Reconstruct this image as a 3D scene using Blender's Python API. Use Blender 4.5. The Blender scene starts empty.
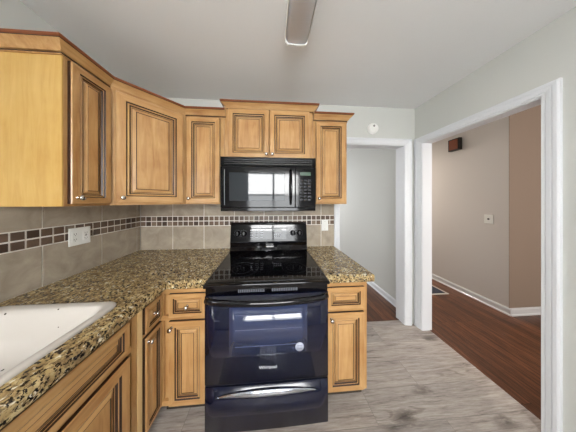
import bpy, bmesh, math, random
from mathutils import Vector, Matrix
random.seed(4)
R = math.radians
PI = math.pi
S = bpy.context.scene
C = S.collection

# ------------------------------------------------------------ camera
cam = bpy.data.cameras.new('camera')
camo = bpy.data.objects.new('camera', cam)
C.objects.link(camo)
cam.sensor_width = 36
cam.lens = 36 * 151.37 / 576
cam.shift_x = (288 - 280.87) / 576
cam.shift_y = (200.86 - 216) / 576
cam.clip_start = .02
camo.location = (1.312, -1.622, 1.4076)
camo.rotation_euler = (PI / 2, 0, -.0688)
S.camera = camo

# ------------------------------------------------------------ world, light, exposure
H = 2.46
XR = 2.96
w = bpy.data.worlds.new('world')
S.world = w
w.use_nodes = True
w.node_tree.nodes['Background'].inputs[0].default_value = (.96, .985, 1, 1)
w.node_tree.nodes['Background'].inputs[1].default_value = 11.0


def area(name, loc, rot, sx, sy, power, col):
    l = bpy.data.lights.new(name, 'AREA')
    l.shape = 'RECTANGLE'
    l.size = sx
    l.size_y = sy
    l.energy = power
    l.color = col
    o = bpy.data.objects.new(name, l)
    C.objects.link(o)
    o.location = loc
    o.rotation_euler = rot
    return o


# daylight outside the kitchen windows, then added lights for the sealed rooms
area('daylight_rear_window', (1.4, -4.25, 2.35), (R(62), 0, 0), 2.4, 1.6, 230, (1, .99, .97))
area('daylight_sink_window', (-.25, -2.1, 1.6), (R(90), 0, R(-90)), .7, .7, 4, (.97, .985, 1))
area('back_room_fill', (1.5, 3.3, 1.5), (R(-90), 0, 0), 1.6, 1.4, 55, (.96, .97, 1))  # added fill light, the back room has no window
area('hall_ceiling_lamp', (3.75, 1.9, 2.40), (0, 0, 0), .35, .35, 36, (1, .90, .80))
area('hall_fill', (5.0, -3.3, 1.5), (R(90), 0, 0), 1.6, 1.5, 60, (1, .93, .86))  # added warm fill light, no window at this end of the hall
S.view_settings.view_transform = 'Standard'
S.view_settings.look = 'None'
S.view_settings.gamma = 1
S.view_settings.exposure = .12


# ------------------------------------------------------------ materials
def srgb(r, g, b):
    f = lambda c: (c / 255 / 12.92) if c / 255 <= .04045 else ((c / 255 + .055) / 1.055) ** 2.4
    return (f(r), f(g), f(b), 1)


def mat(name, col=(.5, .5, .5, 1), rough=.5, metal=0, spec=.5, coat=0, coat_rough=.05):
    m = bpy.data.materials.new(name)
    m.use_nodes = True
    b = m.node_tree.nodes['Principled BSDF']
    b.inputs['Base Color'].default_value = col
    b.inputs['Roughness'].default_value = rough
    b.inputs['Metallic'].default_value = metal
    b.inputs['Specular IOR Level'].default_value = spec
    b.inputs['Coat Weight'].default_value = coat
    b.inputs['Coat Roughness'].default_value = coat_rough
    return m


class N:
    def __init__(s, m):
        s.t = m.node_tree
        s.b = s.t.nodes['Principled BSDF']

    def n(s, kind, **kw):
        x = s.t.nodes.new(kind)
        for k, v in kw.items():
            if k.startswith('i_'):
                x.inputs[k[2:].replace('_', ' ')].default_value = v
            else:
                setattr(x, k, v)
        return x

    def l(s, a, b):
        s.t.links.new(a, b)

    def coords(s, scale, rot=(0, 0, 0)):
        tc = s.n('ShaderNodeTexCoord')
        mp = s.n('ShaderNodeMapping')
        mp.inputs['Scale'].default_value = scale
        mp.inputs['Rotation'].default_value = rot
        s.l(tc.outputs['Object'], mp.inputs[0])
        return mp.outputs[0]

    def noise(s, v, scale, detail=4, rough=.5, dist=0):
        x = s.n('ShaderNodeTexNoise')
        x.inputs['Scale'].default_value = scale
        x.inputs['Detail'].default_value = detail
        x.inputs['Roughness'].default_value = rough
        x.inputs['Distortion'].default_value = dist
        s.l(v, x.inputs['Vector'])
        return x.outputs['Fac']

    def ramp(s, f, stops, interp='LINEAR'):
        x = s.n('ShaderNodeValToRGB')
        x.color_ramp.interpolation = interp
        e = x.color_ramp.elements
        while len(e) < len(stops):
            e.new(.5)
        for k, (p, c) in enumerate(stops):
            e[k].position = p
            e[k].color = c
        s.l(f, x.inputs[0])
        return x.outputs[0]

    def mix(s, f, a, b, blend='MIX'):
        x = s.n('ShaderNodeMix', data_type='RGBA', blend_type=blend)
        for i, v in ((0, f), (6, a), (7, b)):
            if hasattr(v, 'is_output'):
                s.l(v, x.inputs[i])
            else:
                x.inputs[i].default_value = v
        return x.outputs[2]

    def bump(s, h, strength=.2, dist=.002):
        x = s.n('ShaderNodeBump')
        x.inputs['Strength'].default_value = strength
        x.inputs['Distance'].default_value = dist
        s.l(h, x.inputs['Height'])
        s.l(x.outputs[0], s.b.inputs['Normal'])

    def col(s, c):
        s.l(c, s.b.inputs['Base Color'])


def wood(name, horiz, a=(184, 140, 88), b=(150, 100, 54), c=(204, 166, 114)):
    m = mat(name, rough=.32, spec=.45, coat=.25, coat_rough=.2)
    k = N(m)
    sc = (2.2, 22, 22) if horiz else (22, 22, 2.2)
    v = k.coords(sc)
    info = k.n('ShaderNodeObjectInfo')
    add = k.n('ShaderNodeVectorMath', operation='ADD')
    mul = k.n('ShaderNodeMath', operation='MULTIPLY')
    mul.inputs[1].default_value = 40
    k.l(info.outputs['Random'], mul.inputs[0])
    k.l(v, add.inputs[0])
    k.l(mul.outputs[0], add.inputs[1])
    n1 = k.noise(add.outputs[0], 1.6, 5, .6, .8)
    n2 = k.noise(k.coords((3, 3, 3)), 2.0, 3, .5)
    col = k.ramp(n1, [(.25, srgb(*b)), (.5, srgb(*a)), (.75, srgb(*c))])
    col2 = k.mix(.35, col, k.ramp(n2, [(.3, srgb(*b)), (.7, srgb(*c))]))
    k.col(col2)
    k.bump(n1, .06, .001)
    return m


WV = wood('maple_vertical', False)
WH = wood('maple_horizontal', True)
WGLARE = wood('maple_glare', False, (232, 198, 142), (216, 176, 116), (240, 210, 160))  # glare on the stile put into a paler maple
GLAZE = mat('dark_glaze', srgb(44, 22, 10), .4)
CRT = mat('crown_top_edge', srgb(120, 62, 26), .35)
TOE = mat('toe_kick_paint', srgb(50, 42, 36), .7)

PAINT = mat('wall_paint', srgb(200, 201, 196), .75)
k = N(PAINT)
n_ = k.noise(k.coords((1, 1, 1)), 180, 3)
k.bump(n_, .12, .001)
HPAINT = mat('hall_paint', srgb(206, 200, 196), .75)
TANWALL = mat('tan_wall', srgb(146, 128, 114), .75)  # even tan tone, darker than the other hall walls
CEIL = mat('ceiling_paint', srgb(232, 233, 233), .85)
k = N(CEIL)
n_ = k.noise(k.coords((1, 1, 1)), 14, 6, .7)
k.bump(n_, .25, .004)
TRIM = mat('trim_paint', srgb(216, 218, 221), .35, coat=.2)
WHITE = mat('white_plastic', srgb(232, 232, 228), .35)
SLOT = mat('slot_dark', srgb(30, 28, 26), .5)
CHROME = mat('brushed_nickel', srgb(205, 200, 195), .18, 1)


def grout_floor(name, cols, along_x, plank_w, length, rough, knots=True, seam=(40, 36, 34)):
    """planks: a brick pattern laid along x or y with stretched grain"""
    m = mat(name, rough=rough, spec=.4)
    k = N(m)
    v = k.coords((1, 1, 1), (0, 0, 0 if along_x else R(90)))
    br = k.n('ShaderNodeTexBrick')
    br.offset = .37
    br.inputs['Scale'].default_value = 1
    br.inputs['Brick Width'].default_value = length
    br.inputs['Row Height'].default_value = plank_w
    br.inputs['Mortar Size'].default_value = .0012 if knots else .002
    br.inputs['Mortar Smooth'].default_value = .3
    br.inputs['Bias'].default_value = 0
    br.inputs['Color1'].default_value = (0, 0, 0, 1)
    br.inputs['Color2'].default_value = (1, 1, 1, 1)
    br.inputs['Mortar'].default_value = (.5, .5, .5, 1)
    k.l(v, br.inputs['Vector'])
    # per plank offset of the grain
    sc = k.n('ShaderNodeVectorMath', operation='MULTIPLY')
    sc.inputs[1].default_value = (.9, 13, 9)
    k.l(v, sc.inputs[0])
    off = k.n('ShaderNodeVectorMath', operation='MULTIPLY_ADD')
    off.inputs[1].default_value = (9, 5, 3)
    k.l(br.outputs['Color'], off.inputs[0])
    k.l(sc.outputs[0], off.inputs[2])
    g1 = k.noise(off.outputs[0], 3.2, 10, .72, .7)
    g2 = k.noise(off.outputs[0], 11, 8, .75, .3)
    gm = k.n('ShaderNodeMath', operation='MULTIPLY_ADD'); gm.inputs[1].default_value = .55
    gh = k.n('ShaderNodeMath', operation='MULTIPLY'); gh.inputs[1].default_value = .45
    k.l(g2, gh.inputs[0]); k.l(g1, gm.inputs[0]); k.l(gh.outputs[0], gm.inputs[2])
    g = gm.outputs[0]
    col = k.ramp(g, [(.36, srgb(*cols[0])), (.46, srgb(*cols[1])), (.56, srgb(*cols[2])), (.68, srgb(*cols[3]))])
    lo = .82 if knots else .5
    shade = k.ramp(br.outputs['Color'], [(0, (lo, lo, lo, 1)), (1, (1.15, 1.13, 1.1, 1))])
    col = k.mix(1, col, shade, 'MULTIPLY')
    if knots:
        sk = k.n('ShaderNodeVectorMath', operation='MULTIPLY')
        sk.inputs[1].default_value = (2.2, 6.5, 1)
        k.l(v, sk.inputs[0])
        wr = k.noise(sk.outputs[0], 3, 4, .7)
        addv = k.n('ShaderNodeVectorMath', operation='MULTIPLY_ADD')
        addv.inputs[1].default_value = (.45, .45, .45)
        k.l(wr, addv.inputs[0])
        k.l(sk.outputs[0], addv.inputs[2])
        vo = k.n('ShaderNodeTexVoronoi')
        vo.inputs['Scale'].default_value = 1.0
        k.l(addv.outputs[0], vo.inputs['Vector'])
        kn = k.ramp(vo.outputs['Distance'], [(.07, (.2, .18, .17, 1)), (.16, (.6, .58, .57, 1)), (.25, (1, 1, 1, 1))])
        col = k.mix(.85, col, kn, 'MULTIPLY')
        w1 = k.n('ShaderNodeMath', operation='MULTIPLY'); w1.inputs[1].default_value = 70
        w2 = k.n('ShaderNodeMath', operation='SINE')
        slow = k.noise(off.outputs[0], 1.1, 2, .4, .3)
        k.l(slow, w1.inputs[0]); k.l(w1.outputs[0], w2.inputs[0])
        ring = k.ramp(w2.outputs[0], [(.55, (1, 1, 1, 1)), (.95, (.74, .72, .7, 1))])
        where = k.ramp(k.noise(sk.outputs[0], .8, 2), [(.48, (0, 0, 0, 1)), (.6, (1, 1, 1, 1))])
        col = k.mix(where, col, k.mix(1, col, ring, 'MULTIPLY'))
    col = k.mix(br.outputs['Fac'], col, srgb(*seam))
    k.col(col)
    k.bump(g, .12, .001)
    return m


VINYL = grout_floor('grey_plank_floor', [(104, 94, 88), (152, 142, 135), (174, 165, 157), (196, 188, 180)], True, .18, 1.22, .38, True, (118, 110, 104))
OAK = grout_floor('dark_wood_floor', [(46, 27, 19), (86, 53, 37), (124, 80, 55), (162, 112, 80)], False, .08, 1.1, .28, False, (18, 9, 6))

GRAN = mat('granite', rough=.16, spec=.5)
k = N(GRAN)
v = k.coords((1, 1, 1))
base = k.ramp(k.noise(v, 22, 4, .6, .6), [(.3, srgb(120, 94, 64)), (.5, srgb(174, 150, 104)), (.7, srgb(208, 190, 146))])
grey = k.ramp(k.noise(v, 75, 3, .6), [(.52, (0, 0, 0, 1)), (.60, (1, 1, 1, 1))])
base = k.mix(grey, base, srgb(128, 108, 78))
pale = k.ramp(k.noise(v, 60, 3, .5), [(.60, (0, 0, 0, 1)), (.68, (1, 1, 1, 1))])
base = k.mix(pale, base, srgb(224, 216, 192))
dark = k.ramp(k.noise(k.coords((1, 1, 1), (.4, .3, .9)), 85, 4, .65, .4), [(.525, (0, 0, 0, 1)), (.565, (1, 1, 1, 1))])
base = k.mix(dark, base, srgb(36, 29, 23))
k.col(base)


def tile_mat(name, a, b, rough=.35):
    m = mat(name, rough=rough)
    k = N(m)
    k.col(k.ramp(k.noise(k.coords((1, 1, 1)), 9, 5, .6, .8), [(.3, srgb(*a)), (.7, srgb(*b))]))
    return m


TILE = tile_mat('grey_beige_tile', (148, 136, 120), (178, 166, 149))
GROUT = mat('grout', srgb(232, 228, 220), .8)
MOS = [tile_mat('mosaic_dark', (62, 48, 40), (80, 62, 51)), tile_mat('mosaic_brown', (94, 76, 62), (114, 93, 77)),
       tile_mat('mosaic_light', (120, 104, 89), (138, 122, 106)), tile_mat('mosaic_umber', (78, 62, 52), (96, 78, 65))]

BLACK = mat('black_gloss_enamel', srgb(10, 10, 14), .09, 0, .45)
BLUESHEEN = mat('black_enamel_blue_sheen', srgb(15, 19, 40), .13, 0, .5)  # bluish reflection put into the black enamel colour
GLASSK = mat('black_ceramic_glass', srgb(8, 8, 11), .05, 0, .6)
OVGLASS = mat('oven_glass', srgb(50, 58, 86), .07, 0, .6)  # glass colour lightened and blued for the reflected floor
SATIN = mat('black_satin_plastic', srgb(12, 12, 15), .35)
BURN = mat('burner_ring', srgb(52, 52, 56), .2)
PRINT = mat('white_print', srgb(150, 153, 160), .5)
DISP = mat('display_glass', srgb(26, 40, 34), .12)
PULLSHEEN = mat('silver_pull_sheen', srgb(200, 205, 215), .14, 1)  # silver metal stands for the shine on the drawer pull
PORC = mat('sink_enamel', srgb(214, 208, 200), .2, 0, .5, .2, .08)
k = N(PORC)
vo = k.n('ShaderNodeTexVoronoi')
vo.inputs['Scale'].default_value = 20
k.l(k.coords((1, 1, 1)), vo.inputs['Vector'])
k.col(k.mix(k.ramp(vo.outputs['Distance'], [(.07, (1, 1, 1, 1)), (.09, (0, 0, 0, 1))]), srgb(198, 192, 184), srgb(60, 50, 44)))
LENS = mat('prismatic_lens', srgb(238, 242, 252), .4)
RUST = mat('chime_wood', srgb(122, 62, 36), .35)
REG = mat('register_metal', srgb(196, 190, 182), .4)
REGIN = mat('register_dark', srgb(40, 46, 60), .5)

GL = bpy.data.materials.new('window_glass')
GL.use_nodes = True
t = GL.node_tree
t.nodes.remove(t.nodes['Principled BSDF'])
tr = t.nodes.new('ShaderNodeBsdfTransparent')
gs = t.nodes.new('ShaderNodeBsdfGlossy')
gs.inputs['Roughness'].default_value = .02
mx = t.nodes.new('ShaderNodeMixShader')
mx.inputs[0].default_value = .06
t.links.new(tr.outputs[0], mx.inputs[1])
t.links.new(gs.outputs[0], mx.inputs[2])
t.links.new(mx.outputs[0], t.nodes['Material Output'].inputs[0])


# ------------------------------------------------------------ mesh helpers
def box(bm, a, b, mi=0, bev=0):
    x0, y0, z0 = a
    x1, y1, z1 = b
    vs = [bm.verts.new(p) for p in ((x0, y0, z0), (x1, y0, z0), (x1, y1, z0), (x0, y1, z0), (x0, y0, z1), (x1, y0, z1), (x1, y1, z1), (x0, y1, z1))]
    fs = [bm.faces.new([vs[i] for i in q]) for q in ((0, 3, 2, 1), (4, 5, 6, 7), (0, 1, 5, 4), (1, 2, 6, 5), (2, 3, 7, 6), (3, 0, 4, 7))]
    for f in fs:
        f.material_index = mi
    if bev:
        es = list({e for f in fs for e in f.edges})
        r = bmesh.ops.bevel(bm, geom=es, offset=bev, segments=2, affect='EDGES', profile=.6)
        for f in r['faces']:
            f.material_index = mi
    return fs


def prism(bm, poly, z0, z1, mi=0):
    lo = [bm.verts.new((x, y, z0)) for x, y in poly]
    hi = [bm.verts.new((x, y, z1)) for x, y in poly]
    n = len(poly)
    fs = [bm.faces.new(hi), bm.faces.new(lo[::-1])]
    for i in range(n):
        j = (i + 1) % n
        fs.append(bm.faces.new((lo[i], lo[j], hi[j], hi[i])))
    for f in fs:
        f.material_index = mi
    return fs


def lathe(bm, prof, seg=24, M=None, mi=0, cap=True):
    """prof: (radius, height) along local z"""
    M = M or Matrix()
    rows = []
    for r, h in prof:
        rows.append([bm.verts.new(M @ Vector((r * math.cos(2 * PI * i / seg), r * math.sin(2 * PI * i / seg), h))) for i in range(seg)])
    fs = []
    for a, b in zip(rows, rows[1:]):
        for i in range(seg):
            j = (i + 1) % seg
            fs.append(bm.faces.new((a[i], a[j], b[j], b[i])))
    if cap:
        fs.append(bm.faces.new(rows[0][::-1]))
        fs.append(bm.faces.new(rows[-1]))
    for f in fs:
        f.material_index = mi
        f.smooth = True
    return fs


def tube(bm, pts, r, seg=12, mi=0, sx=1, sy=1):
    rows = []
    n = len(pts)
    for i, p in enumerate(pts):
        p = Vector(p)
        d = (Vector(pts[min(i + 1, n - 1)]) - Vector(pts[max(i - 1, 0)])).normalized()
        up = Vector((0, 0, 1)) if abs(d.z) < .9 else Vector((1, 0, 0))
        a = d.cross(up).normalized()
        b = a.cross(d).normalized()
        rows.append([bm.verts.new(p + a * math.cos(2 * PI * q / seg) * r * sx + b * math.sin(2 * PI * q / seg) * r * sy) for q in range(seg)])
    for a, b in zip(rows, rows[1:]):
        for i in range(seg):
            j = (i + 1) % seg
            f = bm.faces.new((a[i], a[j], b[j], b[i]))
            f.smooth = True
            f.material_index = mi
    for row in (rows[0][::-1], rows[-1]):
        f = bm.faces.new(row)
        f.material_index = mi


def obj(name, bm, mats, parent=None, loc=(0, 0, 0), rz=0):
    bmesh.ops.recalc_face_normals(bm, faces=bm.faces[:])
    me = bpy.data.meshes.new(name)
    bm.to_mesh(me)
    bm.free()
    for m in (mats if isinstance(mats, (list, tuple)) else [mats]):
        me.materials.append(m)
    o = bpy.data.objects.new(name, me)
    C.objects.link(o)
    o.location = loc
    o.rotation_euler = (0, 0, rz)
    if parent:
        o.parent = parent
    return o


def thing(name, label, cat, loc=(0, 0, 0), rz=0, group=None):
    o = bpy.data.objects.new(name, None)
    C.objects.link(o)
    o.empty_display_size = .1
    o.location = loc
    o.rotation_euler = (0, 0, rz)
    tag(o, label, cat, group)
    return o


def tag(o, label, cat, group=None):
    o['label'] = label
    o['category'] = cat
    if group:
        o['group'] = group
    return o


def struct(name, bm, m, **kw):
    o = obj(name, bm, m, **kw)
    o['kind'] = 'structure'
    return o


def BM():
    return bmesh.new()


def slab(axis, plane, th, a0, a1, z0, z1, holes=()):
    """wall slab normal to axis (0=x,1=y) from plane to plane+th, with rectangular holes (a0,a1,z0,z1)"""
    bm = BM()
    As = sorted({a0, a1, *[h[0] for h in holes], *[h[1] for h in holes]})
    Zs = sorted({z0, z1, *[h[2] for h in holes], *[h[3] for h in holes]})
    for p, q in zip(As, As[1:]):
        for r, s in zip(Zs, Zs[1:]):
            m = ((p + q) / 2, (r + s) / 2)
            if any(h[0] < m[0] < h[1] and h[2] < m[1] < h[3] for h in holes):
                continue
            if axis == 0:
                box(bm, (plane, p, r), (plane + th, q, s))
            else:
                box(bm, (p, plane, r), (q, plane + th, s))
    bmesh.ops.remove_doubles(bm, verts=bm.verts[:], dist=1e-5)
    # drop the inner double faces
    seen = {}
    for f in bm.faces[:]:
        key = tuple(sorted(v.index for v in f.verts)) if False else tuple(round(c, 4) for c in f.calc_center_median())
        seen.setdefault(key, []).append(f)
    bad = [f for fs in seen.values() if len(fs) > 1 for f in fs]
    bmesh.ops.delete(bm, geom=bad, context='FACES')
    return bm


# ------------------------------------------------------------ room shell
YR = -3.4       # rear wall of the kitchen
YB = 3.5        # far end of back room and hall
TH = .11
DB = (2.072, 2.832, 2.036)            # back doorway x0, x1, top
DR = (-.814, -.088, 2.036)             # right doorway y0, y1, top
bm = BM(); box(bm, (0, YR, -.1), (XR + .09, .075, 0)); struct('floor', bm, VINYL)
bm = BM(); box(bm, (XR + .09, YR, -.1), (5.7, YB, 0)); box(bm, (0, .075, -.1), (XR + .09, YB, 0)); struct('floor_hall', bm, OAK)
bm = BM(); box(bm, (-.12, YR - .12, H), (XR + .05, YB + .1, H + .1)); struct('ceiling', bm, CEIL)
HH = 2.72
bm = BM(); box(bm, (XR + .05, YR - .12, HH), (5.8, YB + .1, HH + .1)); struct('ceiling_hall', bm, CEIL)
struct('wall_back', slab(1, 0, TH, -.1, XR + .1, 0, H, [(DB[0], DB[1], 0, DB[2])]), PAINT)
struct('wall_left', slab(0, -.12, .12, YR, 0, 0, H, [(-2.45, -1.75, 1.2, 1.95)]), PAINT)
struct('wall_right', slab(0, XR, .1, YR, 0, 0, HH, [(DR[0], DR[1], 0, DR[2])]), PAINT)
struct('wall_rear', slab(1, YR - .12, .12, -.12, XR + .1, 0, H, [(.66, 2.13, .95, 2.2)]), PAINT)
struct('wall_back_room', slab(0, 2.985, .075, TH, YB, 0, HH), PAINT)
struct('wall_back_room_left', slab(0, -.1, .1, TH, YB, 0, H), PAINT)
struct('wall_hall', slab(0, 4.25, .1, .05, YB, 0, HH), HPAINT)
struct('wall_hall_return', slab(1, .05, .1, 4.35, 5.7, 0, HH), TANWALL)
bm = BM(); box(bm, (4.2502, .046, 0), (4.352, .0499, HH)); struct('wall_hall_return_end', bm, TANWALL)
struct('wall_hall_right', slab(0, 5.7, .1, YR, .15, 0, HH), HPAINT)
struct('wall_hall_end', slab(1, YR - .12, .12, XR + .1, 5.8, 0, HH), HPAINT)
struct('wall_far', slab(1, YB, .1, -.1, 4.35, 0, HH), HPAINT)


def base_strip(name, a, b, out, h=.085, t=.014):
    """baseboard from a to b with normal out"""
    a = Vector((*a, 0)); b = Vector((*b, 0)); o = Vector((*out, 0)).normalized()
    prof = [(0, 0), (t + .010, 0), (t + .008, .012), (t, .018), (t, h - .014), (t * .6, h - .005), (t * .5, h), (0, h)]
    bm = BM()
    ra = [bm.verts.new(a + o * p + Vector((0, 0, q))) for p, q in prof]
    rb = [bm.verts.new(b + o * p + Vector((0, 0, q))) for p, q in prof]
    for i in range(len(prof)):
        j = (i + 1) % len(prof)
        bm.faces.new((ra[i], ra[j], rb[j], rb[i]))
    bm.faces.new(ra); bm.faces.new(rb[::-1])
    return struct(name, bm, TRIM)


base_strip('baseboard_hall', (4.25, YB), (4.25, .05 - .022), (-1, 0))
base_strip('baseboard_hall_return', (4.25, .046), (5.7, .046), (0, -1))
base_strip('baseboard_back_room', (2.985, YB), (2.985, TH + .02), (-1, 0))
base_strip('baseboard_right', (XR, -.90), (XR, YR), (-1, 0))


def casing(name, prof_w, axis, face, sgn, o0, o1, top, legs=(True, True), wr=None):
    """moulded door casing around an opening; axis = direction of the wall normal"""
    # profile: (offset from the opening edge, projection)
    wdt = prof_w
    P = [(0, 0), (0, .009), (.006, .013), (.014, .011), (.018, .015), (wdt * .55, .019), (wdt * .62, .0165), (wdt * .66, .021), (wdt - .008, .021), (wdt, .016), (wdt, 0)]
    bm = BM()

    def V(a, z, d):
        return bm.verts.new((face + sgn * d, a, z)) if axis == 0 else bm.verts.new((a, face + sgn * d, z))
    w1 = wr if wr is not None else wdt
    f1 = w1 / wdt
    rows = [[V(o0 - o, 0, d) for o, d in P], [V(o0 - o, top + o, d) for o, d in P], [V(o1 + o * f1, top + o, d) for o, d in P], [V(o1 + o * f1, 0, d) for o, d in P]]
    for ra, rb in zip(rows, rows[1:]):
        for i in range(len(P) - 1):
            bm.faces.new((ra[i], ra[i + 1], rb[i + 1], rb[i]))
    bm.faces.new(rows[0]); bm.faces.new(rows[-1][::-1])
    return struct(name, bm, TRIM)


casing('door_1', .066, 1, 0, -1, DB[0], DB[1], DB[2] + .004, wr=.078)
casing('door_2', .064, 0, XR, -1, DR[0], DR[1], DR[2] + .004, wr=.082)
casing('door_2_hall_casing', .07, 0, XR + .1, 1, DR[0], DR[1], DR[2] + .004)


def jamb(name, axis, p0, p1, o0, o1, top):
    bm = BM()
    t = .004
    m = (p0 + p1) / 2
    for a, b in ((o0, o0 + t), (o1 - t, o1)):
        (box(bm, (p0, a, 0), (p1, b, top)) if axis == 0 else box(bm, (a, p0, 0), (b, p1, top)))
    (box(bm, (p0, o0, top - t), (p1, o1, top)) if axis == 0 else box(bm, (o0, p0, top - t), (o1, p1, top)))
    return struct(name, bm, TRIM)


jamb('door_1_jamb', 1, -.002, TH + .001, DB[0], DB[1], DB[2])
jamb('door_2_jamb', 0, XR - .002, XR + .101, DR[0], DR[1], DR[2])
# thin joint strip between vinyl and hardwood
bm = BM(); box(bm, (XR + .083, DR[0] + .004, 0), (XR + .097, DR[1] - .004, .004)); struct('trim_1', bm, OAK)
bm = BM(); box(bm, (DB[0] + .004, .068, 0), (DB[1] - .004, .082, .004)); struct('trim_2', bm, OAK)


def window(name, axis, face, a0, a1, z0, z1, inward):
    t = .045
    bm = BM()

    def B(a, b, c, d, e, f):
        (box(bm, (e, a, c), (f, b, d)) if axis == 0 else box(bm, (a, e, c), (b, f, d)))
    e, f = face - .05, face + .0
    B(a0, a0 + t, z0, z1, e, f); B(a1 - t, a1, z0, z1, e, f)
    B(a0 + t, a1 - t, z0, z0 + t, e, f); B(a0 + t, a1 - t, z1 - t, z1, e, f)
    m = (a0 + a1) / 2
    B(m - .025, m + .025, z0 + t, z1 - t, e, f)
    zm = (z0 + z1) / 2
    B(a0 + t, a1 - t, zm - .018, zm + .018, e + .005, f - .005)
    o = struct(name, bm, TRIM)
    bm = BM()
    B(a0 + t, a1 - t, z0 + t, z1 - t, face - .029, face - .025)
    obj('pane', bm, GL, o)


window('window_1', 1, YR - .03, .66, 2.13, .95, 2.2, 1)
window('window_2', 0, -.05, -2.45, -1.75, 1.2, 1.95, 1)


# ------------------------------------------------------------ cabinet parts
def ring_panel(bm, x0, z0, w_, h_, rings, thick, mv=0, mh=1, mg=2):
    """concentric moulded panel facing -y; rings = (inset, projection, glaze?)"""
    prev = None
    back = [bm.verts.new(p) for p in ((x0, 0, z0), (x0 + w_, 0, z0), (x0 + w_, 0, z0 + h_), (x0, 0, z0 + h_))]
    f = bm.faces.new(back)
    f.material_index = mv
    prev = back
    for ins, pr, g in rings:
        cur = [bm.verts.new(p) for p in ((x0 + ins, -pr, z0 + ins), (x0 + w_ - ins, -pr, z0 + ins), (x0 + w_ - ins, -pr, z0 + h_ - ins), (x0 + ins, -pr, z0 + h_ - ins))]
        for i in range(4):
            j = (i + 1) % 4
            f = bm.faces.new((prev[i], prev[j], cur[j], cur[i]))
            f.material_index = mg if g else (mh if i in (0, 2) else mv)
        prev = cur
    f = bm.faces.new(prev)
    f.material_index = mh if w_ > h_ else mv


def rings(s=1., t=.019, field=True):
    r = [(0, t - .004, 1), (.003, t, 0), (.043 * s, t, 0), (.049 * s, t - .006, 1), (.055 * s, t - .002, 0), (.058 * s, t - .003, 0),
         (.0640 * s, t - .010, 1), (.068 * s, t - .010, 0), (.0710 * s, t - .011, 1), (.088 * s, t - .003, 0), (.0920 * s, t - .0037, 1), (.093 * s, t - .003, 0)]
    return r


def knob(parent, x, z, y=-.019, r=.0135):
    bm = BM()
    M = Matrix.Translation((x, y, z)) @ Matrix.Rotation(R(90), 4, 'X')
    lathe(bm, [(.009, 0), (.0085, .002), (.005, .004), (.0045, .012), (.008, .016), (r, .020), (r, .024), (r * .8, .028), (r * .3, .030)], 20, M)
    o = obj('knob', bm, CHROME, parent)
    o['label'] = 'round brushed nickel knob'
    return o


def door(parent, x, z, w_, h_, kx=None, kz=None, s=1., name='door'):
    bm = BM()
    ring_panel(bm, 0, 0, w_, h_, rings(s), .019)
    o = obj(name, bm, [WV, WH, GLAZE], parent, (x, -.001, z))
    if kx is not None:
        knob(o, kx, kz)
    return o


def carcass(parent, w_, h_, d, frame=.038, name='carcass', z0=0):
    """box with a face frame whose joints carry the glaze line"""
    bm = BM()
    box(bm, (0, .019, z0), (w_, d, z0 + h_))
    box(bm, (0, 0, z0), (frame, .019, z0 + h_), 0, .001)
    box(bm, (w_ - frame, 0, z0), (w_, .019, z0 + h_), 0, .001)
    box(bm, (frame, 0, z0), (w_ - frame, .0185, z0 + frame), 1)
    box(bm, (frame, 0, z0 + h_ - frame), (w_ - frame, .0185, z0 + h_), 1)
    return obj(name, bm, [WV, WH, GLAZE], parent)


CROWN = [(0.0, -.006, 0), (.006, -.006, 0), (.0062, -.002, 0), (.003, -.001, 1), (.003, .007, 1), (.010, .008, 0), (.013, .013, 0), (.020, .024, 0), (.033, .036, 0), (.040, .041, 0), (.0415, .0435, 1), (.046, .046, 2), (.047, .054, 2), (.045, .058, 2), (0, .058, 0)]


def crown(bm, path, z, pre=None, post=None):
    """sweep the crown profile along a path (interior on the left when walking), outward to the right"""
    n = len(path)
    P = [Vector(p) for p in path]

    def nrm(a, b):
        d = (b - a).normalized()
        return Vector((d.y, -d.x))
    miters = []
    for i in range(n):
        if i == 0 and pre is None:
            m = nrm(P[0], P[1])
        elif i == n - 1 and post is None:
            m = nrm(P[-2], P[-1])
        else:
            a = nrm(P[i - 1] if i else Vector(pre), P[i])
            b = nrm(P[i], P[i + 1] if i < n - 1 else Vector(post))
            m = (a + b) / (1 + a.dot(b))
        miters.append(m)
    rows = [[bm.verts.new((*(p + m * o), z + h)) for o, h, g in CROWN] for p, m in zip(P, miters)]
    for ra, rb in zip(rows, rows[1:]):
        for i in range(len(CROWN) - 1):
            f = bm.faces.new((ra[i], ra[i + 1], rb[i + 1], rb[i]))
            f.material_index = {0: 0, 1: 1, 2: 2}[CROWN[i + 1][2]]
        f = bm.faces.new((ra[-1], ra[0], rb[0], rb[-1]))
    bm.faces.new(rows[0]); bm.faces.new(rows[-1][::-1])


ZU, ZT = 1.380, 2.134      # upper cabinets
FD = .316                  # face frame depth
ZC = 2.110


def base_cabinet(label, loc, rz, w_, d, z_top=.876):
    return thing('base_cabinet', label, 'cabinet', loc, rz)


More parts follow.
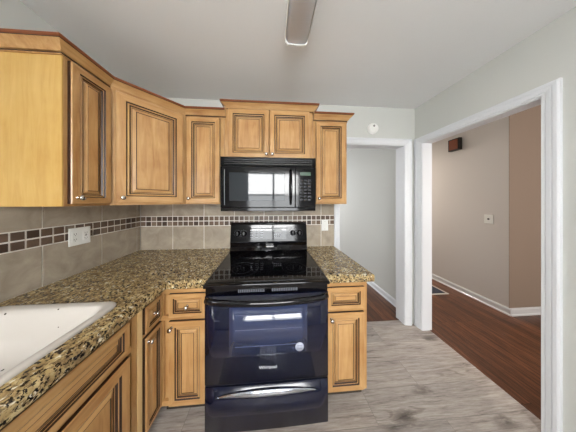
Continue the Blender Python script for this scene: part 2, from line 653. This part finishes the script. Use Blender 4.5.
# left wall cabinet (front faces +x)
YL = -.822
t = LEFTCAB = thing('wall_cabinet', 'narrow wall cabinet nearest the camera with wide plain yellow end panel', 'cabinet', (FD, YL, ZU), R(90))
bm = BM()
W_ = -.61 - YL - .001
box(bm, (0, .019, 0), (W_, FD - .002, ZT - ZU))
box(bm, (0, 0, 0), (.022, .019, ZT - ZU), 0, .001)
box(bm, (W_ - .022, 0, 0), (W_, .019, ZT - ZU), 0, .001)
box(bm, (.022, 0, 0), (W_ - .022, .0185, .03), 1)
box(bm, (.022, 0, ZT - ZU - .05), (W_ - .022, .0185, ZT - ZU), 1)
obj('carcass', bm, [WV, WH], t)
bm = BM(); box(bm, (-.006, .000, .0), (-.0005, FD - .002, ZT - ZU - .03), 0, .001)
o = obj('end_panel', bm, wood('maple_end_panel', False, (198, 160, 88), (182, 138, 66), (208, 172, 106)), t)
o['label'] = 'plain smooth honey yellow end panel'
door(t, .014, .012, W_ - .022, ZT - ZU - .05, .026, .032, .78)

# diagonal corner cabinet
a = Vector((FD, -.61)); b = Vector((.61, -FD))
t = DIAGCAB = thing('corner_wall_cabinet', 'diagonal corner wall cabinet with one broad raised panel door', 'cabinet', (a.x, a.y, ZU), R(45))
L = (b - a).length
bm = BM()
r2 = lambda x, y: (((x - a.x) + (y - a.y)) / math.sqrt(2), (-(x - a.x) + (y - a.y)) / math.sqrt(2))
g = .002
prism(bm, [r2(a.x + .014, a.y + .014 - .0), r2(b.x - .014, b.y - .014), r2(.6095, -g), r2(g, -g), r2(g, -.6095), r2(FD, -.6095)][::-1] if False else [r2(FD - .0, -.6095), r2(.6095, -FD), r2(.6095, -g), r2(g, -g), r2(g, -.6095)], 0, ZT - ZU)
ob = obj('carcass', bm, [WV, WH], t)
bm = BM()
for x0_, x1_ in ((.002, .04), (L - .04, L - .002)):
    box(bm, (x0_, -.008, 0), (x1_, -.0005, ZT - ZU), 0, .001)
box(bm, (.04, -.0075, 0), (L - .04, -.0005, .04), 1)
box(bm, (.04, -.0075, ZT - ZU - .06), (L - .04, -.0005, ZT - ZU), 1)
obj('face_frame', bm, [WV, WH], t)
o = door(t, .024, .012, L - .048, ZT - ZU - .05, .032, .036, 1.05)
o.location.y = -.009


def upper(label, x, w_, z0, z1, doors, crown_path=None, cz=None):
    t = thing('wall_cabinet', label, 'cabinet', (x, -FD, z0))
    carcass(t, w_, z1 - z0, FD - .002, .03)
    for d in doors:
        door(t, *d)
    if crown_path:
        bm = BM(); crown(bm, crown_path, cz - z0)
        obj('crown_moulding', bm, [WH, GLAZE, CRT], t)
    return t
    return t


RX = .9167
RW = .7603
h_ = ZT - ZU
RXU = .923
SLIMCAB = upper('narrow wall cabinet between corner cabinet and microwave, single door', .611, RXU - .612, ZU, ZT, [(.018, .012, .262, h_ - .05, .022, .036, .86)])
upper('narrow wall cabinet at the right end, beside the back doorway', RXU + RW + .001, .305, ZU, ZT, [(.024, .012, .262, h_ - .05, .022, .036, .86)],
      [(0.001, 0), (.305, 0), (.305, FD - .003)], ZC)
zm0, zm1 = 1.756, 2.199
upper('short two-door wall cabinet above the microwave', RXU + .001, RW - .002, zm0, zm1,
      [(.034, .014, .342, zm1 - zm0 - .034, .320, .03, .92), (.382, .014, .342, zm1 - zm0 - .034, .022, .03, .92)],
      [(.022, FD - .003), (.022, 0), (RW - .002, 0), (RW - .002, FD - .003)], 2.179)
# the mitred crown pieces of the left and corner cabinets, one per cabinet
cA, cB, cC, cD = (FD, YL - .006), (FD, -.61), (.61, -FD), (RXU + .016, -FD)
for par, path, pre, post in ((LEFTCAB, [(.003, YL - .006), cA, cB], None, cC), (DIAGCAB, [cB, cC], cA, cD), (SLIMCAB, [cC, cD], cB, None)):
    bm = BM(); crown(bm, path, ZC, pre, post)
    bm.transform((Matrix.Translation(par.location) @ Matrix.Rotation(par.rotation_euler.z, 4, 'Z')).inverted())
    obj('crown_moulding', bm, [WH, GLAZE, CRT], par)

# ------------------------------------------------------------ base cabinets
ZB = .858
FB = .61
DZ0, DZ1 = .672, .820      # drawer front
GZ0, GZ1 = .116, .648      # door


def base(label, loc, rz, w_, depth, fronts, hollow=False, fw=.03):
    t = thing('base_cabinet', label, 'cabinet', loc, rz)
    bm = BM()
    if hollow:
        box(bm, (0, .019, .1), (.018, depth, ZB)); box(bm, (w_ - .018, .019, .1), (w_, depth, ZB))
        box(bm, (.018, .019, .1), (w_ - .018, depth, .118)); box(bm, (.018, depth - .006, .118), (w_ - .018, depth, ZB))
        box(bm, (.018, .019, .66), (w_ - .018, .0195, ZB))
    else:
        box(bm, (0, .019, .1), (w_, depth, ZB))
    box(bm, (0, 0, .1), (fw, .019, ZB), 0, .001)
    box(bm, (w_ - fw, 0, .1), (w_, .019, ZB), 0, .001)
    for z0, z1 in ((.1, .13), (.645, .675), (.815, ZB)):
        box(bm, (fw, 0, z0), (w_ - fw, .0185, z1), 1)
    obj('carcass', bm, [WV, WH], t)
    bm = BM(); box(bm, (.0, .06, 0), (w_, depth, .0995)); obj('toe_kick', bm, TOE, t)
    for f in fronts:
        door(t, *f[:6], s=f[6], name=f[7])
    return t


# back run
base('narrow base cabinet with one drawer left of the range', (.613, -FB, 0), 0, RX - .616, FB - .002,
     [(.062, DZ0, .228, DZ1 - DZ0, .114, .073, .62, 'drawer_front'), (.062, GZ0, .228, GZ1 - GZ0, .020, GZ1 - GZ0 - .035, .86, 'door')], fw=.02)
base('narrow base cabinet with one drawer right of the range', (RX + RW + .003, -FB, 0), 0, .302, FB - .002,
     [(.012, DZ0, .262, DZ1 - DZ0, None, None, .66, 'drawer_front'), (.012, GZ0, .262, GZ1 - GZ0, .028, GZ1 - GZ0 - .035, .86, 'door')], fw=.02)
# left run, fronts face +x ; local x runs along +y
YD = -.775
t = base('slim base cabinet with small drawer beside the inner counter corner', (FB, YD, 0), R(90), -.612 - YD, FB - .004,
         [(.034, DZ0, -.612 - YD - .036, DZ1 - DZ0, .062, .073, .5, 'drawer_front'), (.034, GZ0, -.612 - YD - .036, GZ1 - GZ0, .018, GZ1 - GZ0 - .03, .5, 'door')], fw=.01)
bm = BM(); box(bm, (.001, -.004, .1), (.031, -.0005, ZB), 0, .001)  # thin strip carrying the stile's glare as colour
o = obj('glare_strip', bm, WGLARE, t); o['label'] = 'maple stile strip with glare in its colour'
YS = -1.70
wS = YD - .002 - YS
base('wide sink base cabinet with long false drawer front under the white sink', (FB, YS, 0), R(90), wS, FB - .004,
     [(.03, DZ0, wS - .088, DZ1 - DZ0, None, None, .66, 'drawer_front'), (.03, GZ0, (wS - .07) / 2, GZ1 - GZ0, (wS - .07) / 2 - .025, GZ1 - GZ0 - .03, 1, 'door'),
      (.036 + (wS - .07) / 2, GZ0, (wS - .07) / 2 - .022, GZ1 - GZ0, .025, GZ1 - GZ0 - .03, 1, 'door')], hollow=True)


# ------------------------------------------------------------ granite tops
def counter(name, outer, label, hole=None, fronts=()):
    """extruded counter polygon with an eased front edge; hole = sink cut-out rectangle"""
    bm = BM()
    z0, z1 = ZB + .001, .914
    if hole is None:
        prism(bm, outer, z0, z1)
    else:
        pieces = hole
        for p in pieces:
            prism(bm, p, z0, z1)
        bmesh.ops.remove_doubles(bm, verts=bm.verts[:], dist=1e-5)
        seen = {}
        for f in bm.faces[:]:
            seen.setdefault(tuple(round(c, 4) for c in f.calc_center_median()), []).append(f)
        bmesh.ops.delete(bm, geom=[f for fs in seen.values() if len(fs) > 1 for f in fs], context='FACES')
    bmesh.ops.recalc_face_normals(bm, faces=bm.faces[:])
    es = [e for e in bm.edges if len(e.link_faces) == 2 and any(abs(f.normal.z) > .9 for f in e.link_faces) and any(abs(f.normal.z) < .1 for f in e.link_faces)
          and all(any(abs(v.co.x - fx) < 1e-4 for fx in fronts if fx > 0) or any(abs(v.co.y - fy) < 1e-4 for fy in fronts if fy < 0) for v in e.verts)]
    if es:
        bmesh.ops.bevel(bm, geom=es, offset=.012, segments=4, affect='EDGES', profile=.5)
    o = obj(name, bm, GRAN)
    return tag(o, label, 'countertop')


XC, YC = .674, -.648
sk = (.075, .585, -1.64, -.872)   # sink opening x0,x1,y0,y1
Y0 = -1.75
pieces = [[(.003, sk[3]), (XC, sk[3]), (XC, YC), (.003, YC)], [(.003, YC), (XC, YC), (XC, -.003), (.003, -.003)],
          [(XC, YC), (RX - .002, YC), (RX - .002, -.003), (XC, -.003)],
          [(.003, sk[2]), (sk[0], sk[2]), (sk[0], sk[3]), (.003, sk[3])],
          [(sk[1], sk[2]), (XC, sk[2]), (XC, sk[3]), (sk[1], sk[3])],
          [(.003, Y0), (sk[0], Y0), (sk[0], sk[2]), (.003, sk[2])], [(sk[0], Y0), (sk[1], Y0), (sk[1], sk[2]), (sk[0], sk[2])], [(sk[1], Y0), (XC, Y0), (XC, sk[2]), (sk[1], sk[2])],
          ]
# extra split so neighbouring faces share vertices
pieces[0] = [(.003, sk[3]), (sk[0], sk[3]), (sk[0], YC), (.003, YC)]
pieces.append([(sk[0], sk[3]), (sk[1], sk[3]), (sk[1], YC), (sk[0], YC)])
pieces.append([(sk[1], sk[3]), (XC, sk[3]), (XC, YC), (sk[1], YC)])
pieces[1] = [(.003, YC), (sk[0], YC), (sk[0], -.003), (.003, -.003)]
pieces.append([(sk[0], YC), (sk[1], YC), (sk[1], -.003), (sk[0], -.003)])
pieces.append([(sk[1], YC), (XC, YC), (XC, -.003), (sk[1], -.003)])
counter('countertop', None, 'L-shaped speckled granite countertop holding the white sink', pieces, (XC, YC))
counter('countertop', [(RX + RW + .002, YC), (2.012, YC), (2.012, -.003), (RX + RW + .002, -.003)], 'small speckled granite countertop right of the range', None, (2.012, YC))

# ------------------------------------------------------------ sink
t = thing('kitchen_sink', 'white enamel drop-in sink set in the granite at lower left', 'sink', (.33, -1.256, .914))


def rrect(x0, x1, y0, y1, r, n=6):
    pts = []
    for cx, cy, a0 in ((x1 - r, y1 - r, 0), (x0 + r, y1 - r, 90), (x0 + r, y0 + r, 180), (x1 - r, y0 + r, 270)):
        for i in range(n + 1):
            a_ = R(a0 + 90 * i / n)
            pts.append((cx + r * math.cos(a_), cy + r * math.sin(a_)))
    return pts


def loops(bm, seq, mi=0):
    prev = None
    for pts, z in seq:
        cur = [bm.verts.new((x, y, z)) for x, y in pts]
        if prev:
            for i in range(len(cur)):
                j = (i + 1) % len(cur)
                f = bm.faces.new((prev[i], prev[j], cur[j], cur[i]))
                f.smooth = True
                f.material_index = mi
        prev = cur
    return prev


sx, sy = .267, .418
bm = BM()
o_ = lambda d, r: rrect(-sx + d, sx - d, -sy + d, sy - d, r)
last = loops(bm, [(o_(0, .05), .0005), (o_(-.001, .05), .006), (o_(.004, .047), .0125), (o_(.012, .042), .014)])
bowl_r = lambda d, r: rrect(-sx + .05 + d, sx - .03 - d, -sy + .045 + d, sy - .04 - d, r)
cur = [(bowl_r(-.006, .045), .0135), (bowl_r(0, .05), .009), (bowl_r(.008, .05), -.01), (bowl_r(.018, .05), -.09), (bowl_r(.03, .05), -.165), (bowl_r(.06, .05), -.185)]
prev = last
for pts, z in cur:
    c_ = [bm.verts.new((x, y, z)) for x, y in pts]
    for i in range(len(c_)):
        j = (i + 1) % len(c_)
        f = bm.faces.new((prev[i], prev[j], c_[j], c_[i])); f.smooth = True
    prev = c_
bm.faces.new(prev)
obj('basin', bm, PORC, t)
bm = BM(); lathe(bm, [(.04, -.1848), (.042, -.183), (.038, -.181), (.03, -.1835), (.004, -.184)], 24); d_ = obj('drain', bm, CHROME, t)
bm = BM()
for x, y, z, r_ in ((.17, .365, .0, 0),):
    pass
bm.free()

# ------------------------------------------------------------ backsplash
TZ = .9145
M0, M1 = 1.149, 1.250
TT = 1.382


def splash(name, length, first, label, loc, rz, mos_n, z1=TT):
    """tiles along local +x, facing -y; each tile a bevelled slab on the grout bed"""
    bm = BM()
    box(bm, (0, -.005, TZ), (length, -.001, z1), 0)
    gj = .0042
    x = 0
    edges = [0, first]
    while edges[-1] + .3085 < length:
        edges.append(edges[-1] + .3085)
    edges.append(length)
    for p, q in zip(edges, edges[1:]):
        if q - p < .006:
            continue
        for z0, z2 in ((TZ, M0), (M1, z1)):
            box(bm, (p + gj * .7, -.009, z0 + gj / 2), (q - gj * .7, -.0052, z2 - gj / 2), 1, .0008)
    s_ = .0505
    n = int(length / s_)
    s_ = length / n
    for i in range(n):
        for j in range(2):
            zz = M0 + (M1 - M0) / 2 * j
            box(bm, (i * s_ + gj, -.0092, zz + gj), ((i + 1) * s_ - gj, -.0052, zz + (M1 - M0) / 2 - gj), 2 + random.choice((0, 1, 1, 2, 3, 3)), .0006)
    o = obj(name, bm, [GROUT, TILE] + MOS, None, loc, rz)
    return tag(o, label, 'backsplash')


splash('tiled_backsplash', 2.002, .31, 'square stone tile backsplash on the back wall behind the range', (.0095, 0, 0), 0, 0)
splash('tiled_backsplash', 1.74, .466, 'square stone tile backsplash on the left wall beside the sink', (0, -1.745, 0), R(90), 0)


# ------------------------------------------------------------ wall plates
def plate(label, loc, rz, w_, h_, kind, name='outlet_plate', cat='outlet'):
    t = thing(name, label, cat, loc, rz)
    bm = BM(); box(bm, (-w_ / 2, -.006, -h_ / 2), (w_ / 2, 0, h_ / 2), 0, .002); obj('cover_plate', bm, WHITE, t)
    if kind == 'double':
        for cx, gf in ((-w_ / 4, 0), (w_ / 4, 1)):
            bm = BM(); box(bm, (cx - .0165, -.0085, -.033), (cx + .0165, -.0062, .033), 0, .001); r_ = obj('receptacle', bm, WHITE, t)
            for zc in (-.018, .018):
                bm = BM()
                for dx in (-.006, .006):
                    box(bm, (cx + dx - .001, -.009, zc - .004), (cx + dx + .001, -.0082, zc + .005))
                box(bm, (cx - .002, -.009, zc - .011), (cx + .002, -.0082, zc - .0075))
                obj('socket_holes', bm, SLOT, r_)
            if gf:
                bm = BM(); box(bm, (cx - .006, -.009, -.003), (cx + .006, -.0082, .003)); obj('reset_button', bm, SLOT, r_)
    elif kind == 'switch':
        bm = BM(); box(bm, (-.005, -.014, -.011), (.005, -.006, .011), 0, .001); obj('toggle', bm, WHITE, t)
        for zc in (-.04, .04):
            bm = BM()
            lathe(bm, [(.003, 0), (.003, .001)], 12, Matrix.Translation((0, -.006, zc)) @ Matrix.Rotation(R(90), 4, 'X'))
            obj('screw', bm, CHROME, t)
    else:
        bm = BM()
        lathe(bm, [(.011, 0), (.011, .003), (.006, .004)], 16, Matrix.Translation((0, -.006, 0)) @ Matrix.Rotation(R(90), 4, 'X'))
        o = obj('jack', bm, SLOT, t); o['label'] = 'small dark round socket'
    return t


plate('wide white double outlet plate on the left tiled wall', (.0097, -.495, 1.168), R(90), .117, .117, 'double')
plate('single white switch plate on tiles right of the range', (1.902, -.0097, 1.143), 0, .072, .117, 'switch', 'switch_plate', 'switch')
plate('white jack plate with dark centre on the hall wall', (4.2495, .221, 1.163), R(-90), .085, .118, 'jack', 'jack_plate', 'wall plate')

# ------------------------------------------------------------ range
RG = thing('kitchen_range', 'glossy black electric range with smooth glass cooktop and lower drawer', 'range', (RX + .004, -.018, 0))
W = RW - .006
YF = -.664
bm = BM(); box(bm, (0, YF + .03, .02), (W, -.03, .895), 0, .003); obj('body', bm, BLACK, RG)
for px in (.05, W - .05):
    for py in (-.58, -.09):
        bm = BM(); lathe(bm, [(.016, 0), (.016, .004), (.009, .006), (.009, .021)], 14, Matrix.Translation((px, py, 0))); obj('foot', bm, SATIN, RG)
# cooktop
bm = BM()
box(bm, (-.001, -.700, .8955), (W + .001, -.035, .916), 0, .006)
top = obj('cooktop', bm, BLACK, RG)
bm = BM(); box(bm, (.020, -.672, .9162), (W - .020, -.105, .9185), 0, .001); gl = obj('glass_surface', bm, GLASSK, top)
for cx, cy, r_ in ((.19, -.50, .115), (.565, -.50, .09), (.19, -.235, .075), (.565, -.235, .10), (.377, -.20, .055)):
    bm = BM()
    for rr in (r_, r_ * .62):
        lathe(bm, [(rr, .9187), (rr, .9189), (rr - .0025, .9189), (rr - .0025, .9187)], 40, Matrix.Translation((cx, cy, 0)), cap=False)
    obj('burner_ring', bm, BURN, top)
# back guard: curved lower cove and upright control panel
bm = BM()
prof = [(-.034, .917), (-.112, .917), (-.110, .925), (-.098, .940), (-.090, .965), (-.092, .990), (-.093, 1.000), (-.090, 1.005), (-.065, 1.165), (-.067, 1.178), (-.066, 1.188), (-.050, 1.192), (-.034, 1.190)]
ra = [bm.verts.new((.0, y - .008, z)) for y, z in prof]
rb = [bm.verts.new((W + .004, y - .008, z)) for y, z in prof]
for i in range(len(prof)):
    j = (i + 1) % len(prof)
    f = bm.faces.new((ra[i], ra[j], rb[j], rb[i])); f.smooth = i in (1, 2, 3, 4, 8, 9, 10, 11)
bm.faces.new(ra); bm.faces.new(rb[::-1])
bg = obj('backguard', bm, BLACK, RG)
tilt = math.atan2(.025, .16)
PM = Matrix.Translation((W / 2, -.0875, 1.085)) @ Matrix.Rotation(-tilt, 4, 'X')
bm = BM()
box(bm, (-.225, -.003, -.062), (.175, .001, .066), 0, .001)
bm.transform(PM); dp = obj('control_glass', bm, mat('control_glass', srgb(20, 21, 26), .05, 0, .6), bg)
bm = BM(); box(bm, (.045, -.0042, .012), (.125, -.0032, .044)); bm.transform(PM); obj('display', bm, DISP, dp)
bm = BM()
for i in range(4):
    for j in range(2):
        box(bm, (.05 + i * .02, -.0042, -.035 + j * .02), (.062 + i * .02, -.0033, -.027 + j * .02))
bm.transform(PM); obj('timer_keys', bm, PRINT, dp)
for i in range(3):
    bm = BM()
    for j in range(4):
        box(bm, (-.185 + i * .05, -.0042, -.04 + j * .022), (-.16 + i * .05, -.0033, -.036 + j * .022))
    bm.transform(PM); obj('key_column', bm, PRINT, dp)
for kx in (-.308, -.246, .240, .306):
    bm = BM()
    M = PM @ Matrix.Translation((kx, -.002, 0)) @ Matrix.Rotation(R(90), 4, 'X')
    lathe(bm, [(.027, 0), (.027, .004), (.021, .007), (.020, .020), (.017, .024), (.004, .025)], 28, M)
    kb = obj('knob', bm, BLACK, bg)
    bm = BM(); box(bm, (-.0045, -.033, -.019), (.0045, -.022, .019), 0, .002)
    bm.transform(PM @ Matrix.Translation((kx, -.002, 0)))
    obj('grip', bm, SATIN, kb)
    bm = BM()
    for q in range(10):
        aa = R(-130 + q * 28.9)
        xx, zz = kx + math.sin(aa) * .033, math.cos(aa) * .033
        box(bm, (xx - .0014, -.0025, zz - .0014), (xx + .0014, -.0012, zz + .0014))
    bm.transform(PM); obj('dial_marks', bm, PRINT, kb)
# vent strip under the cooktop
bm = BM(); box(bm, (.004, YF - .008, .842), (W - .004, YF + .029, .8945), 0, .002); vs = obj('vent_strip', bm, BLACK, RG)
VSM = mat('vent_slot_grey', srgb(96, 98, 106), .3)
for i in range(34):
    if i in (0, 17):
        bm = BM()
    x = .20 + i * (W - .40) / 33
    if abs(x - W / 2) < .018:
        continue
    box(bm, (x - .0035, YF - .010, .853), (x + .0035, YF - .0078, .871))
    if i in (14, 33):
        obj('vent_slots', bm, VSM, vs)
# oven door: gently bowed front
ZD0, ZD1 = .312, .838


def bowed(bm, x0, x1, z0, z1, yb, bow, th, n=14, mi=0):
    cols = []
    for i in range(n + 1):
        u = i / n
        x = x0 + (x1 - x0) * u
        y = yb - bow * (1 - (2 * u - 1) ** 2)
        cols.append([bm.verts.new(p) for p in ((x, y, z0), (x, y, z1), (x, yb + th, z1), (x, yb + th, z0))])
    for a_, b_ in zip(cols, cols[1:]):
        for i in range(4):
            j = (i + 1) % 4
            f = bm.faces.new((a_[i], a_[j], b_[j], b_[i])); f.material_index = mi; f.smooth = (i == 0)
    bm.faces.new(cols[0]).material_index = mi
    bm.faces.new(cols[-1][::-1]).material_index = mi


DYF = YF - .012
bm = BM(); bowed(bm, .002, W - .002, ZD0, ZD1, DYF, .006, .040); dr = obj('oven_door', bm, BLUESHEEN, RG)
bm = BM(); bowed(bm, .145, W - .135, .478, .768, DYF - .0038, .003, .001); wn = obj('oven_window', bm, OVGLASS, dr)
wn['label'] = 'glass oven window with bluish reflection in its colour'
bm = BM()
for z in (.53, .63, .72):
    box(bm, (.18, DYF - .0082, z), (W - .17, DYF - .0066, z + .003))
obj('rack_lines', bm, mat('rack_line', srgb(86, 92, 122), .3), wn)
# handle: wide bar bowed outwards
bm = BM()
pts = [(.012 + (W - .024) * i / 24, DYF - .012 - .042 * math.sin(PI * i / 24) ** .55, .822 - .006 * math.sin(PI * i / 24)) for i in range(25)]
tube(bm, pts, .015, 14, 0, .9, 1.15)
o = obj('handle', bm, BLACK, dr)
# sticker + logo
bm = BM(); lathe(bm, [(.027, 0), (.027, .0008)], 32, Matrix.Translation((.570, DYF - .0085, .512)) @ Matrix.Rotation(R(90), 4, 'X')); st = obj('round_sticker', bm, mat('sticker', srgb(178, 182, 196), .5), dr)
bm = BM()
for i in range(3):
    box(bm, (.555, DYF - .0098, .501 + i * .009), (.585, DYF - .0094, .504 + i * .009))
obj('sticker_print', bm, mat('sticker_ink', srgb(110, 115, 140), .5), st)


def text(name, s, size, loc, rot, m, parent, ext=.0004):
    cu = bpy.data.curves.new(name, 'FONT')
    cu.body = s
    cu.size = size
    cu.extrude = ext
    cu.align_x = 'CENTER'
    tmp = bpy.data.objects.new(name, cu)
    C.objects.link(tmp)
    bpy.context.view_layer.update()
    me = bpy.data.meshes.new_from_object(tmp.evaluated_get(bpy.context.evaluated_depsgraph_get()))
    bpy.data.objects.remove(tmp)
    me.materials.clear()
    me.materials.append(m)
    o = bpy.data.objects.new(name, me)
    C.objects.link(o)
    o.parent = parent
    o.location = loc
    o.rotation_euler = rot
    return o


text('maker_lettering', 'Whirlpool', .026, (W / 2, DYF - .0075, .392), (R(90), 0, 0), mat('silver_lettering', srgb(228, 230, 235), .4), dr)
# storage drawer with curved pull, silvered for its reflection
bm = BM(); bowed(bm, .002, W - .002, .022, .296, DYF, .006, .036); dw = obj('storage_drawer', bm, BLUESHEEN, RG)
bm = BM(); box(bm, (.002, DYF + .004, .2965), (W - .002, DYF + .03, .3115)); obj('drawer_gap_trim', bm, SATIN, RG)
bm = BM()
n = 24
cols = []
for i in range(n + 1):
    u = i / n
    x = .065 + (W - .13) * u
    s_ = math.sin(PI * u)
    yb = DYF - .006 * (1 - (2 * (x / W) - 1) ** 2)
    zt = .236 + .042 * s_ ** .7
    zb = .236 - .006 * s_
    cols.append([bm.verts.new(p) for p in ((x, yb - .001, zt), (x, yb - .004 - .010 * s_, zt - .004), (x, yb - .006 - .018 * s_, (zt + zb) / 2 - .004 * s_), (x, yb - .001, zb))])
for a_, b_ in zip(cols, cols[1:]):
    for i in range(4):
        j = (i + 1) % 4
        f = bm.faces.new((a_[i], a_[j], b_[j], b_[i])); f.smooth = i < 3
bm.faces.new(cols[0]); bm.faces.new(cols[-1][::-1])
o = obj('pull', bm, PULLSHEEN, dw); o['label'] = 'curved drawer pull, silvered to show its reflection'

# ------------------------------------------------------------ microwave
MW = thing('microwave', 'black over-the-range microwave hanging below the short cabinet', 'microwave', (RXU + .002, 0, 1.326))
W2 = RW - .008
Hm = .427
bm = BM(); box(bm, (0, -.392, 0), (W2, -.012, Hm), 0, .004); obj('housing', bm, BLACK, MW)
bm = BM(); box(bm, (0, -.420, Hm - .072), (W2, -.3925, Hm), 0, .004); vg = obj('vent_grille', bm, BLACK, MW)
bm = BM()
for i in range(3):
    box(bm, (.03, -.4215, Hm - .058 + i * .017), (W2 - .03, -.4198, Hm - .052 + i * .017))
obj('grille_slots', bm, SATIN, vg)
bm = BM(); box(bm, (0, -.422, .028), (.585, -.3925, Hm - .074), 0, .005); md = obj('door', bm, BLACK, MW)
bm = BM(); box(bm, (.068, -.4235, .083), (.500, -.4215, .303), 0, .001)
o = obj('window', bm, mat('microwave_window', srgb(48, 52, 56), .04, 0, .42), md); o['label'] = 'reflective grey glass window'
bm = BM()
for a_, b_, c_, d_ in ((.030, .034, .05, .325), ):
    box(bm, (a_, -.4232, c_), (b_, -.4218, d_))
obj('edge_trim', bm, mat('trim_grey', srgb(120, 124, 130), .2), md)
bm = BM()
pts = [(.548, -.424 - .036 * math.sin(PI * i / 16) ** .6, .055 + .27 * i / 16) for i in range(17)]
tube(bm, pts, .009, 12, 0)
obj('handle', bm, BLACK, md)
bm = BM(); box(bm, (.5865, -.420, .028), (W2, -.3925, Hm - .074), 0, .004); cp = obj('control_panel', bm, BLACK, MW)
bm = BM(); box(bm, (.625, -.4212, .285), (.712, -.4198, .312)); obj('display', bm, mat('microwave_display', srgb(58, 82, 68), .2), cp)
bm = BM()
for i in range(3):
    for j in range(7):
        box(bm, (.622 + i * .033, -.4212, .085 + j * .026), (.644 + i * .033, -.4198, .097 + j * .026))
obj('keypad', bm, mat('keypad_grey', srgb(50, 52, 57), .6), cp)
bm = BM(); box(bm, (0, -.416, 0), (W2, -.3925, .0275), 0, .004); obj('bottom_trim', bm, BLACK, MW)

# ------------------------------------------------------------ ceiling light
CL = thing('ceiling_light', 'long unlit fluorescent wraparound light fixture on the ceiling', 'ceiling light', (1.475, -1.275, H))
hl = .605
bm = BM()
prof = [(-.066, -.0005), (-.068, -.016), (-.064, -.052), (-.052, -.068), (0, -.072), (.052, -.068), (.064, -.052), (.068, -.016), (.066, -.0005)]
ra = [bm.verts.new((x, -hl + .012, z)) for x, z in prof]; rb = [bm.verts.new((x, hl - .012, z)) for x, z in prof]
for i in range(len(prof) - 1):
    f = bm.faces.new((ra[i], ra[i + 1], rb[i + 1], rb[i])); f.smooth = True
bm.faces.new(ra); bm.faces.new(rb[::-1]); bm.faces.new((ra[-1], ra[0], rb[0], rb[-1]))
obj('diffuser', bm, LENS, CL)
for sx_ in (-1, 1):
    bm = BM(); box(bm, (min(sx_ * .0685, sx_ * .0735), -hl + .012, -.05), (max(sx_ * .0685, sx_ * .0735), hl - .012, -.0005), 0, .001)
    obj('side_rail', bm, WHITE, CL)
for y0_, y1_ in ((-hl, -hl + .0115), (hl - .0115, hl)):
    bm = BM()
    p2 = [(x * 1.09, z * 1.06 if z < -.001 else z) for x, z in prof]
    ra = [bm.verts.new((x, y0_, z)) for x, z in p2]; rb = [bm.verts.new((x, y1_, z)) for x, z in p2]
    for i in range(len(p2)):
        j = (i + 1) % len(p2)
        bm.faces.new((ra[i], ra[j], rb[j], rb[i]))
    bm.faces.new(ra); bm.faces.new(rb[::-1])
    obj('end_cap', bm, WHITE, CL)

# ------------------------------------------------------------ smoke alarm
SM = thing('smoke_alarm', 'round white smoke alarm on the wall above the back doorway', 'smoke alarm', (2.452, -.0005, 2.212))
Mx = Matrix.Rotation(R(90), 4, 'X')
bm = BM(); lathe(bm, [(.061, 0), (.061, .010), (.058, .014), (.056, .022), (.048, .030), (.03, .034), (.004, .035)], 40, Mx); obj('housing', bm, WHITE, SM)
bm = BM(); lathe(bm, [(.011, .0), (.011, .004), (.008, .005)], 20, Matrix.Translation((-.004, -.033, .020)) @ Mx)
o = obj('test_button', bm, mat('grey_button', srgb(120, 118, 116), .5), SM)

# ------------------------------------------------------------ door chime on the hall wall
CH = thing('door_chime', 'small dark wooden door chime box high on the hall wall', 'door chime', (4.2495, .575, 2.292), R(-90))
bm = BM(); box(bm, (-.07, -.058, -.092), (.07, 0, .092), 0, .003); hb = obj('housing', bm, mat('chime_black', srgb(22, 18, 18), .35), CH)
bm = BM(); box(bm, (-.055, -.0615, -.077), (.055, -.0585, .077), 0, .001)
o = obj('front_panel', bm, RUST, CH); o['label'] = 'reddish brown wooden front'

# ------------------------------------------------------------ floor register in the hall
RGV = thing('floor_register', 'metal floor register with dark grille in the dark wood hall floor', 'floor vent', (3.86, .65, 0))
bm = BM()
X2, Y2 = .14, .17
for a_, b_ in (((-X2, -Y2), (X2, -Y2 + .022)), ((-X2, Y2 - .022), (X2, Y2)), ((-X2, -Y2 + .022), (-X2 + .022, Y2 - .022)), ((X2 - .022, -Y2 + .022), (X2, Y2 - .022))):
    box(bm, (*a_, .0005), (*b_, .007), 0, .001)
obj('frame', bm, REG, RGV)
bm = BM(); box(bm, (-X2 + .022, -Y2 + .022, .0005), (X2 - .022, Y2 - .022, .002)); gr = obj('grille', bm, REGIN, RGV)
bm = BM()
for i in range(12):
    y = -Y2 + .035 + i * .0245
    box(bm, (-X2 + .024, y, .002), (X2 - .024, y + .004, .0055))
obj('louvers', bm, mat('louver_metal', srgb(70, 74, 86), .4), gr)
